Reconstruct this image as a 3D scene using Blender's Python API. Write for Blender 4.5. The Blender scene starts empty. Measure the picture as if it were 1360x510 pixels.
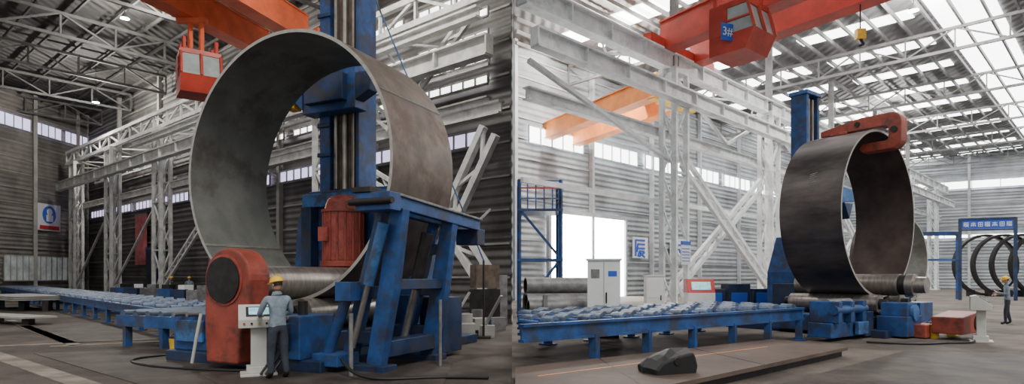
import bpy, math, random
from mathutils import Vector, Matrix
from math import sin, cos, pi, radians, sqrt, atan2
random.seed(3)
scn = bpy.context.scene
COL = scn.collection

# ------------------------------------------------------------------ materials
def mat(name, col, rough=.6, metal=0.0, var=.22, scale=2.5, col2=None, bump=.0, emit=0.0,
        wave=None, fine=40.0, spec=.4, stretch=None, dirt=None):
    m = bpy.data.materials.new(name); m.use_nodes = True
    nt = m.node_tree; N = nt.nodes; L = nt.links
    bs = N['Principled BSDF']
    bs.inputs['Roughness'].default_value = rough
    bs.inputs['Metallic'].default_value = metal
    bs.inputs['Specular IOR Level'].default_value = spec
    tc = N.new('ShaderNodeTexCoord')
    mp = N.new('ShaderNodeMapping'); L.new(tc.outputs['Object'], mp.inputs['Vector'])
    if stretch: mp.inputs['Scale'].default_value = stretch
    nz = N.new('ShaderNodeTexNoise'); nz.inputs['Scale'].default_value = scale
    nz.inputs['Detail'].default_value = 7; nz.inputs['Roughness'].default_value = .62
    L.new(mp.outputs[0], nz.inputs['Vector'])
    rp = N.new('ShaderNodeValToRGB'); L.new(nz.outputs['Fac'], rp.inputs['Fac'])
    c1 = [c*(1-var) for c in col]; c2 = list(col2) if col2 else [min(1, c*(1+var)) for c in col]
    rp.color_ramp.elements[0].position = .36; rp.color_ramp.elements[0].color = (*c1, 1)
    rp.color_ramp.elements[1].position = .66; rp.color_ramp.elements[1].color = (*c2, 1)
    out = rp.outputs[0]
    if dirt:   # (scale, colour, threshold, strength)
        n3 = N.new('ShaderNodeTexNoise'); n3.inputs['Scale'].default_value = dirt[0]; n3.inputs['Detail'].default_value = 9
        n3.inputs['Roughness'].default_value = .7; L.new(tc.outputs['Object'], n3.inputs['Vector'])
        r3 = N.new('ShaderNodeValToRGB'); L.new(n3.outputs['Fac'], r3.inputs['Fac'])
        r3.color_ramp.elements[0].position = dirt[2]; r3.color_ramp.elements[0].color = (0, 0, 0, 1)
        r3.color_ramp.elements[1].position = dirt[2]+.12; r3.color_ramp.elements[1].color = (dirt[3],)*3+(1,)
        mx = N.new('ShaderNodeMix'); mx.data_type = 'RGBA'
        L.new(r3.outputs[0], mx.inputs[0]); L.new(out, mx.inputs[6]); mx.inputs[7].default_value = (*dirt[1], 1)
        out = mx.outputs[2]
    L.new(out, bs.inputs['Base Color'])
    if wave:
        sp = N.new('ShaderNodeSeparateXYZ'); L.new(tc.outputs['Object'], sp.inputs[0])
        mu = N.new('ShaderNodeMath'); mu.operation = 'MULTIPLY'; mu.inputs[1].default_value = wave[1]
        L.new(sp.outputs[wave[0]], mu.inputs[0])
        si = N.new('ShaderNodeMath'); si.operation = 'SINE'; L.new(mu.outputs[0], si.inputs[0])
        bp = N.new('ShaderNodeBump'); bp.inputs['Strength'].default_value = .9
        bp.inputs['Distance'].default_value = wave[2]
        L.new(si.outputs[0], bp.inputs['Height']); L.new(bp.outputs[0], bs.inputs['Normal'])
    elif bump:
        n2 = N.new('ShaderNodeTexNoise'); n2.inputs['Scale'].default_value = fine
        n2.inputs['Detail'].default_value = 5; L.new(mp.outputs[0], n2.inputs['Vector'])
        bp = N.new('ShaderNodeBump'); bp.inputs['Strength'].default_value = bump
        bp.inputs['Distance'].default_value = .02
        L.new(n2.outputs['Fac'], bp.inputs['Height']); L.new(bp.outputs[0], bs.inputs['Normal'])
    if emit:
        bs.inputs['Emission Strength'].default_value = emit
        L.new(rp.outputs[0], bs.inputs['Emission Color'])
    return m

GRIME = (1.9, (.045, .04, .038), .47, .75)
BLUE = mat('blue_paint', (.02, .072, .22), .48, .1, .35, 2.2, bump=.15, dirt=GRIME)
BLUED = mat('dark_blue_paint', (.014, .034, .09), .5, .1, .4, 2.0, bump=.1, dirt=GRIME)
BLUEL = mat('light_blue_paint', (.045, .15, .37), .45, .1, .3, 3, dirt=GRIME)
RED = mat('oxide_red_paint', (.30, .060, .038), .5, .05, .25, 2, bump=.1, dirt=(2.5, (.07, .035, .03), .5, .7))
REDD = mat('motor_red_paint', (.34, .065, .05), .5, .05, .25, 5, dirt=(4, (.07, .035, .03), .52, .6))
ORANGE = mat('crane_orange_paint', (.62, .12, .045), .5, 0, .2, .8)
ORANGEY = mat('crane_yellow_orange_paint', (.85, .27, .06), .5, 0, .2, .8)
CREDR = mat('crane_red_paint', (.50, .06, .038), .45, 0, .2, .8)
WHITEL = mat('structural_white_paint', (.60, .60, .57), .6, 0, .2, 1.5, dirt=(.8, (.28, .26, .23), .54, .6))
WHITER = mat('structural_grey_white_paint', (.72, .74, .74), .6, 0, .15, 1.5, dirt=(.9, (.38, .38, .37), .53, .6))
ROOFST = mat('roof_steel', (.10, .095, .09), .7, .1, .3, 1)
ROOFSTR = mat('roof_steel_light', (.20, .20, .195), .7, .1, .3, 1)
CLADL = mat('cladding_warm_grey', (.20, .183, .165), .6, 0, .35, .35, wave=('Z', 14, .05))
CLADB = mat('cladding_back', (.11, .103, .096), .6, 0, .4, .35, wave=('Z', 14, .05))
CLADR = mat('cladding_hazed_grey', (.33, .355, .37), .6, 0, .3, .3, wave=('Z', 14, .05))  # grey lightened to paint the bright background haze into the wall colour
GIRT = mat('girt_steel', (.30, .285, .26), .6, 0, .2, 1)
GIRTR = mat('girt_steel_light', (.45, .47, .48), .6, 0, .2, 1)
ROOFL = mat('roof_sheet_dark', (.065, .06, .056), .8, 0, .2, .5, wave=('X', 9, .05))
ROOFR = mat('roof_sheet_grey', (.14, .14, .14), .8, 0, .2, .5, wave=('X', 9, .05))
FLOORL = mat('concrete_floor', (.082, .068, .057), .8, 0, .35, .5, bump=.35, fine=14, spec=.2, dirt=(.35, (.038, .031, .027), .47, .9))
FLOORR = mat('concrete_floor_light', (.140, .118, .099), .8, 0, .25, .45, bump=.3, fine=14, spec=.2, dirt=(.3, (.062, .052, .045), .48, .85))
PATCH = mat('concrete_joint_strip', (.21, .185, .155), .8, 0, .4, 1.5, bump=.2, spec=.2)
PLATED = mat('floor_steel_plate_dark', (.055, .044, .037), .65, .1, .5, 1.2, bump=.4, fine=9, spec=.25)
PLATER = mat('deck_steel_plate', (.105, .077, .061), .62, .05, .28, .8, bump=.3, fine=6, spec=.3, dirt=(.6, (.16, .138, .12), .56, .5))
PLATEG = mat('flat_plate_grey', (.30, .29, .27), .55, .2, .2, 1.5)
RINGO = mat('shell_outer_steel', (.15, .12, .10), .52, .3, .32, 1.4, bump=.15, fine=8, dirt=(1.2, (.085, .05, .034), .5, .65))
RINGI = mat('shell_inner_steel', (.16, .168, .152), .5, .3, .22, 1.1, bump=.12, fine=8, dirt=(.7, (.085, .072, .058), .5, .7))
RINGE = mat('shell_cut_edge', (.40, .38, .34), .45, .4, .2, 6)
RINGO2 = mat('shell_outer_mill_scale', (.065, .057, .055), .36, .5, .4, 1.3, col2=(.14, .12, .112), bump=.1, fine=8, stretch=(1, .3, 1))
RINGI2 = mat('shell_inner_mill_scale', (.07, .052, .046), .55, .35, .35, 1.3, bump=.1)
ROLL = mat('polished_roll_steel', (.33, .30, .27), .32, .75, .25, 3, stretch=(1, 4, 1))
ROLLW = mat('conveyor_roller_steel', (.09, .12, .17), .45, .4, .3, 4)
ROLLR = mat('conveyor_roller_worn', (.12, .17, .25), .42, .4, .4, 4, dirt=(3, (.06, .05, .05), .5, .8))
DARK = mat('dark_steel', (.03, .028, .027), .5, .5, .3, 5)
RAIL = mat('guide_rail_rust', (.12, .09, .068), .5, .3, .4, 3)
GREY = mat('machine_grey', (.18, .18, .18), .5, .3, .3, 4)
CABW = mat('cabinet_white', (.68, .69, .67), .45, 0, .06, 2)
CONS = mat('console_offwhite', (.50, .50, .46), .45, 0, .08, 3)
BLACK = mat('black_rubber', (.012, .012, .013), .5, 0, .2, 5)
GLASS = mat('cabin_glass', (.45, .50, .48), .15, .1, .2, 1)
SCREEN = mat('screen_lit', (.25, .5, .6), .3, 0, .3, 6, emit=.8)
YEL = mat('helmet_yellow', (.85, .50, .02), .35, 0, .05, 3)
YELP = mat('yellow_paint', (.75, .45, .03), .5, 0, .2, 3)
SKYR = mat('skylight_bright', (1, 1, 1), .5, 0, .02, .5, emit=8.0)
WINR = mat('window_daylight', (.95, .98, 1), .5, 0, .03, .5, emit=7.0)
DOORL = mat('doorway_daylight', (1, 1, .99), .5, 0, .02, .5, emit=18)
WINL = mat('window_violet_daylight', (.50, .48, .72), .5, 0, .12, .5, emit=2.2)
WINL2 = mat('window_dim_glass', (.28, .30, .30), .4, 0, .3, 1, emit=.3)
SLITL = mat('skylight_slit', (.95, .97, 1), .5, 0, .03, .5, emit=4.5)
LAMP = mat('lamp_glow', (1, 1, .98), .5, 0, .02, .5, emit=25)
SIGNW = mat('sign_white', (.72, .73, .74), .5, 0, .05, 1)
SIGNB = mat('sign_blue', (.03, .10, .50), .5, 0, .05, 1)
SIGNR = mat('sign_red', (.55, .03, .03), .5, 0, .1, 1)
BANNER = mat('red_curtain', (.60, .16, .18), .7, 0, .3, 1, wave=('Z', 6, .03))
SKIN = mat('skin', (.50, .27, .18), .5, 0, .08, 8)
HAIR = mat('hair_black', (.015, .012, .011), .6, 0, .2, 20)
SHIRT = mat('uniform_greyblue', (.20, .25, .30), .8, 0, .25, 9, bump=.3, fine=18)
TROUS = mat('trousers_navy', (.035, .04, .055), .85, 0, .2, 9, bump=.3, fine=18)
BOOT = mat('boot_black', (.015, .014, .013), .5, 0, .1, 9)
EYE = mat('eye_dark', (.02, .015, .01), .3, 0, .1, 9)
LIP = mat('lips', (.35, .12, .10), .5, 0, .1, 9)

# ------------------------------------------------------------------ builder
class B:
    def __init__(s): s.v = []; s.f = []; s.m = []; s.s = []; s.mats = []
    def mi(s, m):
        if m not in s.mats: s.mats.append(m)
        return s.mats.index(m)
    def add(s, vs, fs, m, smooth=False):
        o = len(s.v); k = s.mi(m)
        s.v += [tuple(v) for v in vs]
        for i, f in enumerate(fs):
            s.f.append(tuple(o+j for j in f)); s.m.append(k)
            s.s.append(smooth if isinstance(smooth, bool) else smooth[i])
    def box6(s, x0, x1, y0, y1, z0, z1, m):
        vs = [(x0,y0,z0),(x1,y0,z0),(x1,y1,z0),(x0,y1,z0),(x0,y0,z1),(x1,y0,z1),(x1,y1,z1),(x0,y1,z1)]
        s.add(vs, [(0,3,2,1),(4,5,6,7),(0,1,5,4),(1,2,6,5),(2,3,7,6),(3,0,4,7)], m)
    def box(s, c, sz, m, rz=0, tilt=0):
        M = Matrix.Translation(c) @ Matrix.Rotation(rz, 4, 'Z') @ Matrix.Rotation(tilt, 4, 'X')
        x, y, z = sz[0]/2, sz[1]/2, sz[2]/2
        vs = [M @ Vector(p) for p in [(-x,-y,-z),(x,-y,-z),(x,y,-z),(-x,y,-z),(-x,-y,z),(x,-y,z),(x,y,z),(-x,y,z)]]
        s.add(vs, [(0,3,2,1),(4,5,6,7),(0,1,5,4),(1,2,6,5),(2,3,7,6),(3,0,4,7)], m)
    def beam(s, p, q, w, h, m):
        p = Vector(p); q = Vector(q); d = (q-p).normalized()
        up = Vector((0, 0, 1)) if abs(d.z) < .95 else Vector((0.6, .8, 0))
        r = d.cross(up).normalized(); u = r.cross(d)
        vs = []
        for c in (p, q):
            for a, b_ in ((-1,-1),(1,-1),(1,1),(-1,1)): vs.append(c + r*(a*w/2) + u*(b_*h/2))
        s.add(vs, [(0,1,2,3),(7,6,5,4),(0,4,5,1),(1,5,6,2),(2,6,7,3),(3,7,4,0)], m)
    def ibeam(s, p, q, w, h, m, t=.05, stiff=0):
        p = Vector(p); q = Vector(q); z = Vector((0, 0, 1))
        s.beam(p, q, t, h, m)
        s.beam(p+z*(h/2), q+z*(h/2), w, t*1.3, m); s.beam(p-z*(h/2), q-z*(h/2), w, t*1.3, m)
        if stiff:
            n = int((q-p).length/stiff); d = (q-p)/max(n, 1)
            for i in range(n+1):
                c = p+d*i; dd = d.normalized()*.04
                s.beam(c-dd, c+dd, w*.9, h*.96, m)
    def cyl(s, p, q, r, m, n=20, r2=None, caps=True, mcap=None):
        p = Vector(p); q = Vector(q); d = (q-p).normalized(); r2 = r if r2 is None else r2
        up = Vector((0, 0, 1)) if abs(d.z) < .95 else Vector((1, 0, 0))
        a = d.cross(up).normalized(); b_ = a.cross(d)
        vs = []
        for c, rr in ((p, r), (q, r2)):
            for i in range(n):
                t = 2*pi*i/n; vs.append(c + a*(cos(t)*rr) + b_*(sin(t)*rr))
        s.add(vs, [(i, (i+1) % n, n+(i+1) % n, n+i) for i in range(n)], m, True)
        if caps:
            s.add(vs[:n], [tuple(range(n-1, -1, -1))], mcap or m); s.add(vs[n:], [tuple(range(n))], mcap or m)
    def prism(s, poly, vec, m):
        n = len(poly); vec = Vector(vec); P = [Vector(p) for p in poly]
        s.add(P+[p+vec for p in P], [tuple(range(n-1, -1, -1)), tuple(range(n, 2*n))] +
              [(i, (i+1) % n, n+(i+1) % n, n+i) for i in range(n)], m)
    def sphere(s, c, r, m, nu=20, nv=12, v0=0.0, v1=1.0, M=None):
        c = Vector(c); rx, ry, rz = r if hasattr(r, '__len__') else (r, r, r)
        vs = []
        for j in range(nv+1):
            ph = pi*(v0+(v1-v0)*j/nv)
            for i in range(nu):
                th = 2*pi*i/nu
                p = Vector((rx*sin(ph)*cos(th), ry*sin(ph)*sin(th), rz*cos(ph)))
                if M: p = M @ p
                vs.append(c+p)
        s.add(vs, [(j*nu+i, (j+1)*nu+i, (j+1)*nu+(i+1) % nu, j*nu+(i+1) % nu) for j in range(nv) for i in range(nu)], m, True)
    def shell(s, c, axis, R, Ri, L, mo, mi_, me, n=120):
        c = Vector(c); d = Vector(axis).normalized(); a = d.cross(Vector((0, 0, 1))).normalized(); u = Vector((0, 0, 1))
        vs = []
        for off, rr in ((0, R), (L, R), (L, Ri), (0, Ri)):
            for i in range(n):
                t = 2*pi*i/n; vs.append(c+d*off+a*(cos(t)*rr)+u*(sin(t)*rr))
        for r0, r1, mm, sm in ((0, 1, mo, True), (1, 2, me, False), (2, 3, mi_, True), (3, 0, me, False)):
            s.add([vs[r0*n+i] for i in range(n)]+[vs[r1*n+i] for i in range(n)],
                  [(i, (i+1) % n, n+(i+1) % n, n+i) for i in range(n)], mm, sm)
    def obj(s, name, parent=None, bevel=0, loc=None, rz=None):
        me = bpy.data.meshes.new(name); me.from_pydata(s.v, [], s.f)
        for m in s.mats: me.materials.append(m)
        me.polygons.foreach_set('material_index', s.m); me.polygons.foreach_set('use_smooth', s.s)
        me.update()
        o = bpy.data.objects.new(name, me); COL.objects.link(o)
        if parent: o.parent = parent
        if loc: o.location = loc
        if rz is not None: o.rotation_euler = (0, 0, rz)
        if bevel:
            bm = o.modifiers.new('bevel', 'BEVEL'); bm.width = bevel; bm.segments = 2
            bm.limit_method = 'ANGLE'; bm.angle_limit = radians(50)
        return o

def empty(name, loc, rz=0):
    e = bpy.data.objects.new(name, None); COL.objects.link(e); e.location = loc
    e.rotation_euler = (0, 0, rz); e.empty_display_size = .3; return e

def frame(o, d, perp):
    o = Vector((o[0], o[1], 0)); d = Vector((d[0], d[1], 0)).normalized(); n = Vector((perp[0], perp[1], 0)).normalized()
    return lambda a, b_, z: o + d*a + n*b_ + Vector((0, 0, z))

LR = frame((0, 24.75), (-.768, .64), (.64, .768))      # left hall column row
RR = frame((0, 25.1), (.716, .698), (-.698, .716))     # right hall column row

def lcol(name, F, d, H, m, a=.75, c=.35, ch=.24, pan=1.7, lw=.13):
    b = B()
    for x in (-a, a):
        for y in (-c, c): b.beam(F(d+x, y, 0), F(d+x, y, H), ch, ch, m)
    n = int(H/pan); h = H/n
    for i in range(n):
        z0, z1 = i*h, (i+1)*h
        for y in (-c, c):
            if (i % 2 == 0) == (y > 0): b.beam(F(d-a, y, z0), F(d+a, y, z1), lw, lw*.6, m)
            else: b.beam(F(d+a, y, z0), F(d-a, y, z1), lw, lw*.6, m)
            if i % 2 == 0 and i: b.beam(F(d-a, y, z0), F(d+a, y, z0), lw, lw, m)
        for x in (-a, a):
            b.beam(F(d+x, -c, z0), F(d+x, c, z1), lw*.8, lw*.6, m)
    b.beam(F(d-a-.2, 0, .06), F(d+a+.2, 0, .06), 2*c+.5, .12, m)
    b.beam(F(d-a-.15, 0, H), F(d+a+.15, 0, H), 2*c+.3, .3, m)
    return b.obj(name)

def truss(b, F, d0, d1, o, z0, z1, m, pan=2.0, ch=.16, lw=.09, along=True):
    P = (lambda t, z: F(t, o, z)) if along else (lambda t, z: F(o, t, z))
    b.beam(P(d0, z0), P(d1, z0), ch, ch, m); b.beam(P(d0, z1), P(d1, z1), ch, ch, m)
    n = max(1, int(abs(d1-d0)/pan)); h = (d1-d0)/n
    for i in range(n):
        a, c = d0+i*h, d0+(i+1)*h
        b.beam(P(a, z0), P(a, z1), lw, lw, m)
        b.beam(P(a, z0 if i % 2 else z1), P(c, z1 if i % 2 else z0), lw, lw, m)
    b.beam(P(d1, z0), P(d1, z1), lw, lw, m)

def lacebeam(b, p, q, w, m, ch=.13, lw=.07, pan=.8):
    p = Vector(p); q = Vector(q); d = (q-p); L = d.length; d.normalize()
    hz = Vector((d.x, d.y, 0)).normalized(); side = d.cross(hz.cross(Vector((0, 0, 1)))).normalized()
    o = side*(w/2)
    b.beam(p+o, q+o, ch, ch, m); b.beam(p-o, q-o, ch, ch, m)
    n = max(2, int(L/pan))
    for i in range(n):
        a = p+d*(L*i/n); c = p+d*(L*(i+1)/n); sg = 1 if i % 2 else -1
        b.beam(a+o*sg, c-o*sg, lw, lw, m)

# ------------------------------------------------------------------ floor, walls, roof
b = B()
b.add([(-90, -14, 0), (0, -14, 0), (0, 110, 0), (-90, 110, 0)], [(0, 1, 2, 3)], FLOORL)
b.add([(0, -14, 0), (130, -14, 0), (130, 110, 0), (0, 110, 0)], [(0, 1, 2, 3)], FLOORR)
b.obj('floor')

def wall(name, p, q, z0, z1, m, girt=None, step=1.6, pil=None, pstep=11, t=.12, side=1, gs=.1):
    b = B(); P = Vector((p[0], p[1], 0)); Q = Vector((q[0], q[1], 0)); Z = Vector((0, 0, 1))
    d = (Q-P).normalized(); n = Vector((-d.y, d.x, 0))*side
    b.beam(P+Z*(z0+z1)/2-n*t/2, Q+Z*(z0+z1)/2-n*t/2, t, z1-z0, m)
    if girt:
        z = z0+step
        while z < z1:
            b.beam(P+Z*z+n*.06, Q+Z*z+n*.06, .12, gs, girt); z += step
    if pil:
        k = 0; L = (Q-P).length
        while k <= L:
            c = P+d*k; b.beam(c+n*.2, c+n*.2+Z*z1, .35, .35, pil); k += pstep
    return b.obj(name)

LC = (-50.6, 72.0)
wall('wall_left', (-51.6, 40), LC, 0, 21, CLADL, GIRT, 1.55, GIRT, 6, side=-1)
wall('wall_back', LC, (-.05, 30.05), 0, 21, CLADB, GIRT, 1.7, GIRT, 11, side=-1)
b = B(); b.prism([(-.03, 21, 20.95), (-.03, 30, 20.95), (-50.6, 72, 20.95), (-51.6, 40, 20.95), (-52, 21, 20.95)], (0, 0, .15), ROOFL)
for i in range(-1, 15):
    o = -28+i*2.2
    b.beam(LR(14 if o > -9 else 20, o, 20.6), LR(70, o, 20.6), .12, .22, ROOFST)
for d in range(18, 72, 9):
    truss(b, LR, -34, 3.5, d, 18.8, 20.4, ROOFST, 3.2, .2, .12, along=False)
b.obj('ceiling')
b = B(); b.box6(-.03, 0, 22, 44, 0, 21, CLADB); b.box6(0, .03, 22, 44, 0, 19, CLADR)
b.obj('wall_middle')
RC = (51.2, 93.8)
wall('wall_back.001', (.05, 43.95), RC, 0, 19, CLADR, GIRTR, 1.5, GIRTR, 9, side=-1)
wall('wall_right', RC, (112, 57.4), 0, 19, CLADR, GIRTR, 1.5, GIRTR, 8, side=-1)
b = B(); RZ = 19
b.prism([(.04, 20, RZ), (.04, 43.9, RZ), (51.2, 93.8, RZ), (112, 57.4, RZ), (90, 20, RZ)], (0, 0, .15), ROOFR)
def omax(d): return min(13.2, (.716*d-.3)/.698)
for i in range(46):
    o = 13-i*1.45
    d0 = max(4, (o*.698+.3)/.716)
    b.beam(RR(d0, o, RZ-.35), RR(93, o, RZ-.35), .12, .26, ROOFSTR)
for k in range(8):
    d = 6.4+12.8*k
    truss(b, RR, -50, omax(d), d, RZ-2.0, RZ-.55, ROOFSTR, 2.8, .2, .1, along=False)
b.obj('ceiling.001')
b = B()
for k in range(14):
    d = 9.5+6.4*k
    om = omax(d-1)
    b.beam(RR(d, om, RZ-.06), RR(d, .8, RZ-.06), 2.1, .08, SKYR)
    b.beam(RR(d, -1, RZ-.06), RR(d, -8, RZ-.06), 1.5, .08, SKYR)
    b.beam(RR(d, -14, RZ-.06), RR(d, -44, RZ-.06), 1.5, .08, SKYR)
b.beam(RR(10, -10.6, RZ-.12), RR(92, -10.6, RZ-.12), 3.2, .08, SKYR)
b.obj('roof_skylight')

wn = [0]
def window(p, q, z0, z1, m, fr, n=6, off=.2, side=1):
    wn[0] += 1; b = B(); P = Vector((p[0], p[1], 0)); Q = Vector((q[0], q[1], 0)); d = (Q-P).normalized()
    nn = Vector((-d.y, d.x, 0))*side; Z = Vector((0, 0, 1)); P = P+nn*off; Q = Q+nn*off
    b.beam(P+Z*(z0+z1)/2, Q+Z*(z0+z1)/2, .06, z1-z0, m)
    for z in (z0, z1): b.beam(P+Z*z+nn*.04, Q+Z*z+nn*.04, .12, .1, fr)
    L = (Q-P).length
    for i in range(n+1):
        c = P+d*(L*i/n)+nn*.05; b.beam(c+Z*z0, c+Z*z1, .1, .1, fr)
    b.obj('window_%d' % wn[0])
def onw(p, q, t): return (p[0]+(q[0]-p[0])*t, p[1]+(q[1]-p[1])*t)
WLa, WLb = (-51.6, 40), LC
for t0, t1 in ((.60, .73), (.745, .86), (.875, .985)):
    window(onw(WLa, WLb, t0), onw(WLa, WLb, t1), 16.9, 18.2, WINL, GIRT, 4, side=-1)
window(onw(WLa, WLb, .63), onw(WLa, WLb, .91), 1.3, 3.9, WINL2, GIRT, 12, side=-1)
WBa, WBb = LC, (-.05, 30.05)
for i in range(9):
    t0 = .03+i*.107
    window(onw(WBa, WBb, t0), onw(WBa, WBb, t0+.085), 8.5, 9.3, WINL, GIRT, 6, side=-1)
for i in range(5):
    for j in range(5):
        t0 = .50+i*.1; z = 11.6+j*1.15
        window(onw(WBa, WBb, t0), onw(WBa, WBb, t0+.08), z, z+.46, SLITL, GIRT, 6, side=-1)
RBa, RBb = (.05, 43.95), RC
for i in range(9):
    t0 = .02+i*.108
    window(onw(RBa, RBb, t0), onw(RBa, RBb, t0+.09), 11.7, 13.0, WINR, GIRTR, 5, side=-1)
REa, REb = RC, (112, 57.4)
window(onw(REa, REb, .05), onw(REa, REb, .95), 14.2, 15.3, WINR, GIRTR, 20, side=-1)
window(onw(REa, REb, .05), onw(REa, REb, .95), 7.2, 7.7, WINR, GIRTR, 20, side=-1)
b = B()
def RW(d, z, o=.3): return RR(d, 13.48-o, z)
D0, D1 = 17.0, 26.6
b.beam(RW(D0, 3.35), RW(D1, 3.35), .05, 6.7, DOORL)
b.beam(RW(D0-.2, 0), RW(D0-.2, 6.9), .3, .3, GIRTR); b.beam(RW(D1+.2, 0), RW(D1+.2, 6.9), .3, .3, GIRTR)
b.beam(RW(D0-.2, 6.8), RW(D1+.2, 6.8), .3, .3, GIRTR)
b.obj('door_1')

# ------------------------------------------------------------------ structures left
for d in (13.2, 24.6, 36.3, 47.7, 58.6):
    lcol('lattice_column', LR, d, 13.4, WHITEL, a=.72)
b = B()
truss(b, LR, .6, 62, 0, 13.7, 14.9, WHITEL, 2.6, .28, .14)
b.obj('crane_runway_truss')
b = B()
b.ibeam(LR(.6, -.75, 11.2), LR(62, -.75, 11.2), .5, .8, WHITEL, .07, 3.0); b.obj('crane_runway_girder')
b = B()
b.ibeam(LR(1, .5, 9.0), LR(62, .5, 9.0), .4, .5, WHITEL, .07)
b.ibeam(LR(1, -.9, 12.6), LR(40, -.9, 12.6), .4, .4, WHITEL, .07)
b.ibeam(LR(3.6, 2.6, 10.2), LR(40, 2.6, 10.2), .4, .4, WHITEL, .07)
truss(b, LR, 3.6, 62, 2.6, 12.0, 12.9, WHITEL, 2.4, .18, .1)
b.obj('side_tie_truss')
b = B()
ap = LR(3.0, -.7, 4.15)
lacebeam(b, LR(.6, -.7, 7.7), ap, .8, WHITEL, .28, .13, 1.1)
lacebeam(b, ap, LR(.6, -.7, 1.4), .8, WHITEL, .28, .13, 1.1)
b.box(ap, (1.1, .1, 1.1), WHITEL, radians(-40))
lacebeam(b, LR(13.2, 0, 13.2), LR(7.8, 0, 9.2), .5, WHITEL, .16, .1)
lacebeam(b, LR(2.4, 0, 13.2), LR(7.8, 0, 9.2), .5, WHITEL, .16, .1)
lacebeam(b, LR(12.5, -.3, 8.6), LR(3.4, -.7, 4.3), .5, WHITEL, .18, .1)
lacebeam(b, LR(24.6, 0, 8.4), LR(36.3, 0, 1.0), .5, WHITEL, .16)
for d in (36.3, 47.7):
    b.beam(LR(d, 0, 8.4), LR(d+10.8, 0, 1.0), .16, .16, WHITEL)
for d in range(4, 60, 5):
    b.beam(LR(d, .3, 13.7), LR(d+2.5, 3.6, 13.7), .12, .12, WHITEL); b.beam(LR(d+5, .3, 13.7), LR(d+2.5, 3.6, 13.7), .12, .12, WHITEL)
b.obj('cross_bracing')

# ------------------------------------------------------------------ structures right
for i, d in enumerate((12.8, 25.6, 38.4, 51.2, 64, 76.8)):
    lcol('lattice_column', RR, d, 13.2, WHITER, a=.62, c=.4, ch=.27)
b = B()
b.ibeam(RR(.6, 0, 13.75), RR(85, 0, 13.75), .6, .9, WHITER, .07, 3); b.obj('crane_runway_girder')
b = B(); b.ibeam(RR(.6, -.75, 11.7), RR(85, -.75, 11.7), .5, .75, WHITER, .08, 3.2); b.obj('crane_runway_truss')
b = B(); b.ibeam(RR(1.6, .75, 9.9), RR(85, .75, 9.9), .4, .5, WHITER, .06)
b.beam(RR(1.3, .7, 6.0), RR(60, .7, 6.0), .18, .24, WHITER)
b.obj('side_tie_truss')
b = B()
for d in (12.8, 25.6, 38.4, 51.2):
    lacebeam(b, RR(d+.4, -.3, 8.3), RR(d+12.2, -.3, 1.0), .6, WHITER, .24, .11, 1.0)
    lacebeam(b, RR(d+12.2, .3, 8.3), RR(d+.4, .3, 1.0), .6, WHITER, .24, .11, 1.0)
b.beam(RR(1, 0, 11.0), RR(12.4, 0, 8.2), .2, .2, WHITER)
for d in (12.8, 25.6, 38.4, 51.2):
    b.beam(RR(d, 0, 13), RR(d+6.4, 0, 10.2), .18, .18, WHITER); b.beam(RR(d+12.8, 0, 13), RR(d+6.4, 0, 10.2), .18, .18, WHITER)
for k in range(1, 14):
    d = 6*k; b.beam(RR(d, .3, 13.9), RR(d+3, 1.9, 13.9), .1, .1, WHITER); b.beam(RR(d+6, .3, 13.9), RR(d+3, 1.9, 13.9), .1, .1, WHITER)
b.obj('cross_bracing')
b = B()
for d in (12.8, 25.6, 38.4, 51.2, 64):
    b.beam(RR(d, 0, 13.4), RR(d, 0, RZ-.3), .4, .4, ROOFSTR)
b.obj('roof_post')

# ------------------------------------------------------------------ cranes
def cabin(b, c, rz, s, mr):
    M = Matrix.Translation(c) @ Matrix.Rotation(rz, 4, 'Z')
    T = lambda x, y, z: M @ Vector((x*s, y*s, z*s))
    lo = [T(-.5, -.4, -.55), T(-.5, .5, -.55), T(-.5, .5, -.12), T(-.5, -.62, -.12)]
    vec = T(.5, 0, 0)-T(-.5, 0, 0)
    b.prism(lo, vec, mr)
    b.prism([T(-.5, -.45, .48), T(-.5, .5, .48), T(-.5, .5, .6), T(-.5, -.45, .6)], vec, mr)
    b.prism([T(-.47, -.58, -.12), T(-.47, .46, -.12), T(-.47, .46, .48), T(-.47, -.42, .48)], (T(.47, 0, 0)-T(-.47, 0, 0)), GLASS)
    b.prism([T(-.51, .05, -.12), T(-.51, .5, -.12), T(-.51, .5, .48), T(-.51, .05, .48)], (T(1.02, 0, 0)-T(0, 0, 0)), mr)
    for x in (-.49, 0, .49):
        b.beam(T(x, -.62, -.12), T(x, -.45, .5), .06*s, .06*s, mr)
    for x in (-.49, .49): b.beam(T(x, -.54, .18), T(x, .1, .18), .04*s, .04*s, mr)
    for x in (-.4, .4):
        for y in (-.3, .4): b.beam(T(x, y, .6), T(x, y, .95), .08*s, .08*s, mr)

b = B()
gd = Vector((-.305, -.952, 0))
for st in ((-15.6, 37.8), (-12.4, 35.6)):
    s0 = Vector((st[0], st[1], 16.3)); e0 = s0+gd*30
    b.beam(s0, e0, .85, 1.4, ORANGE)
    b.beam(s0+Vector((0, 0, .75)), e0+Vector((0, 0, .75)), 1.05, .08, ORANGE)
    b.beam(s0-Vector((0, 0, .73)), e0-Vector((0, 0, .73)), 1.0, .07, ORANGE)
b.beam((-17.4, 39.2, 15.6), (-10.8, 34.3, 15.6), .6, .5, ORANGE)
for p in ((-16.6, 38.6), (-11.6, 34.9)): b.cyl((p[0]-.2, p[1]-.3, 15.25), (p[0]+.2, p[1]+.3, 15.25), .25, DARK)
cabin(b, (-16.65, 32, 12.35), radians(35), 1.9, CREDR)
for x in (-17.2, -16.6): b.beam((x, 32.2, 13.5), (x, 32.2, 15.6), .2, .2, ORANGE)
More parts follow.
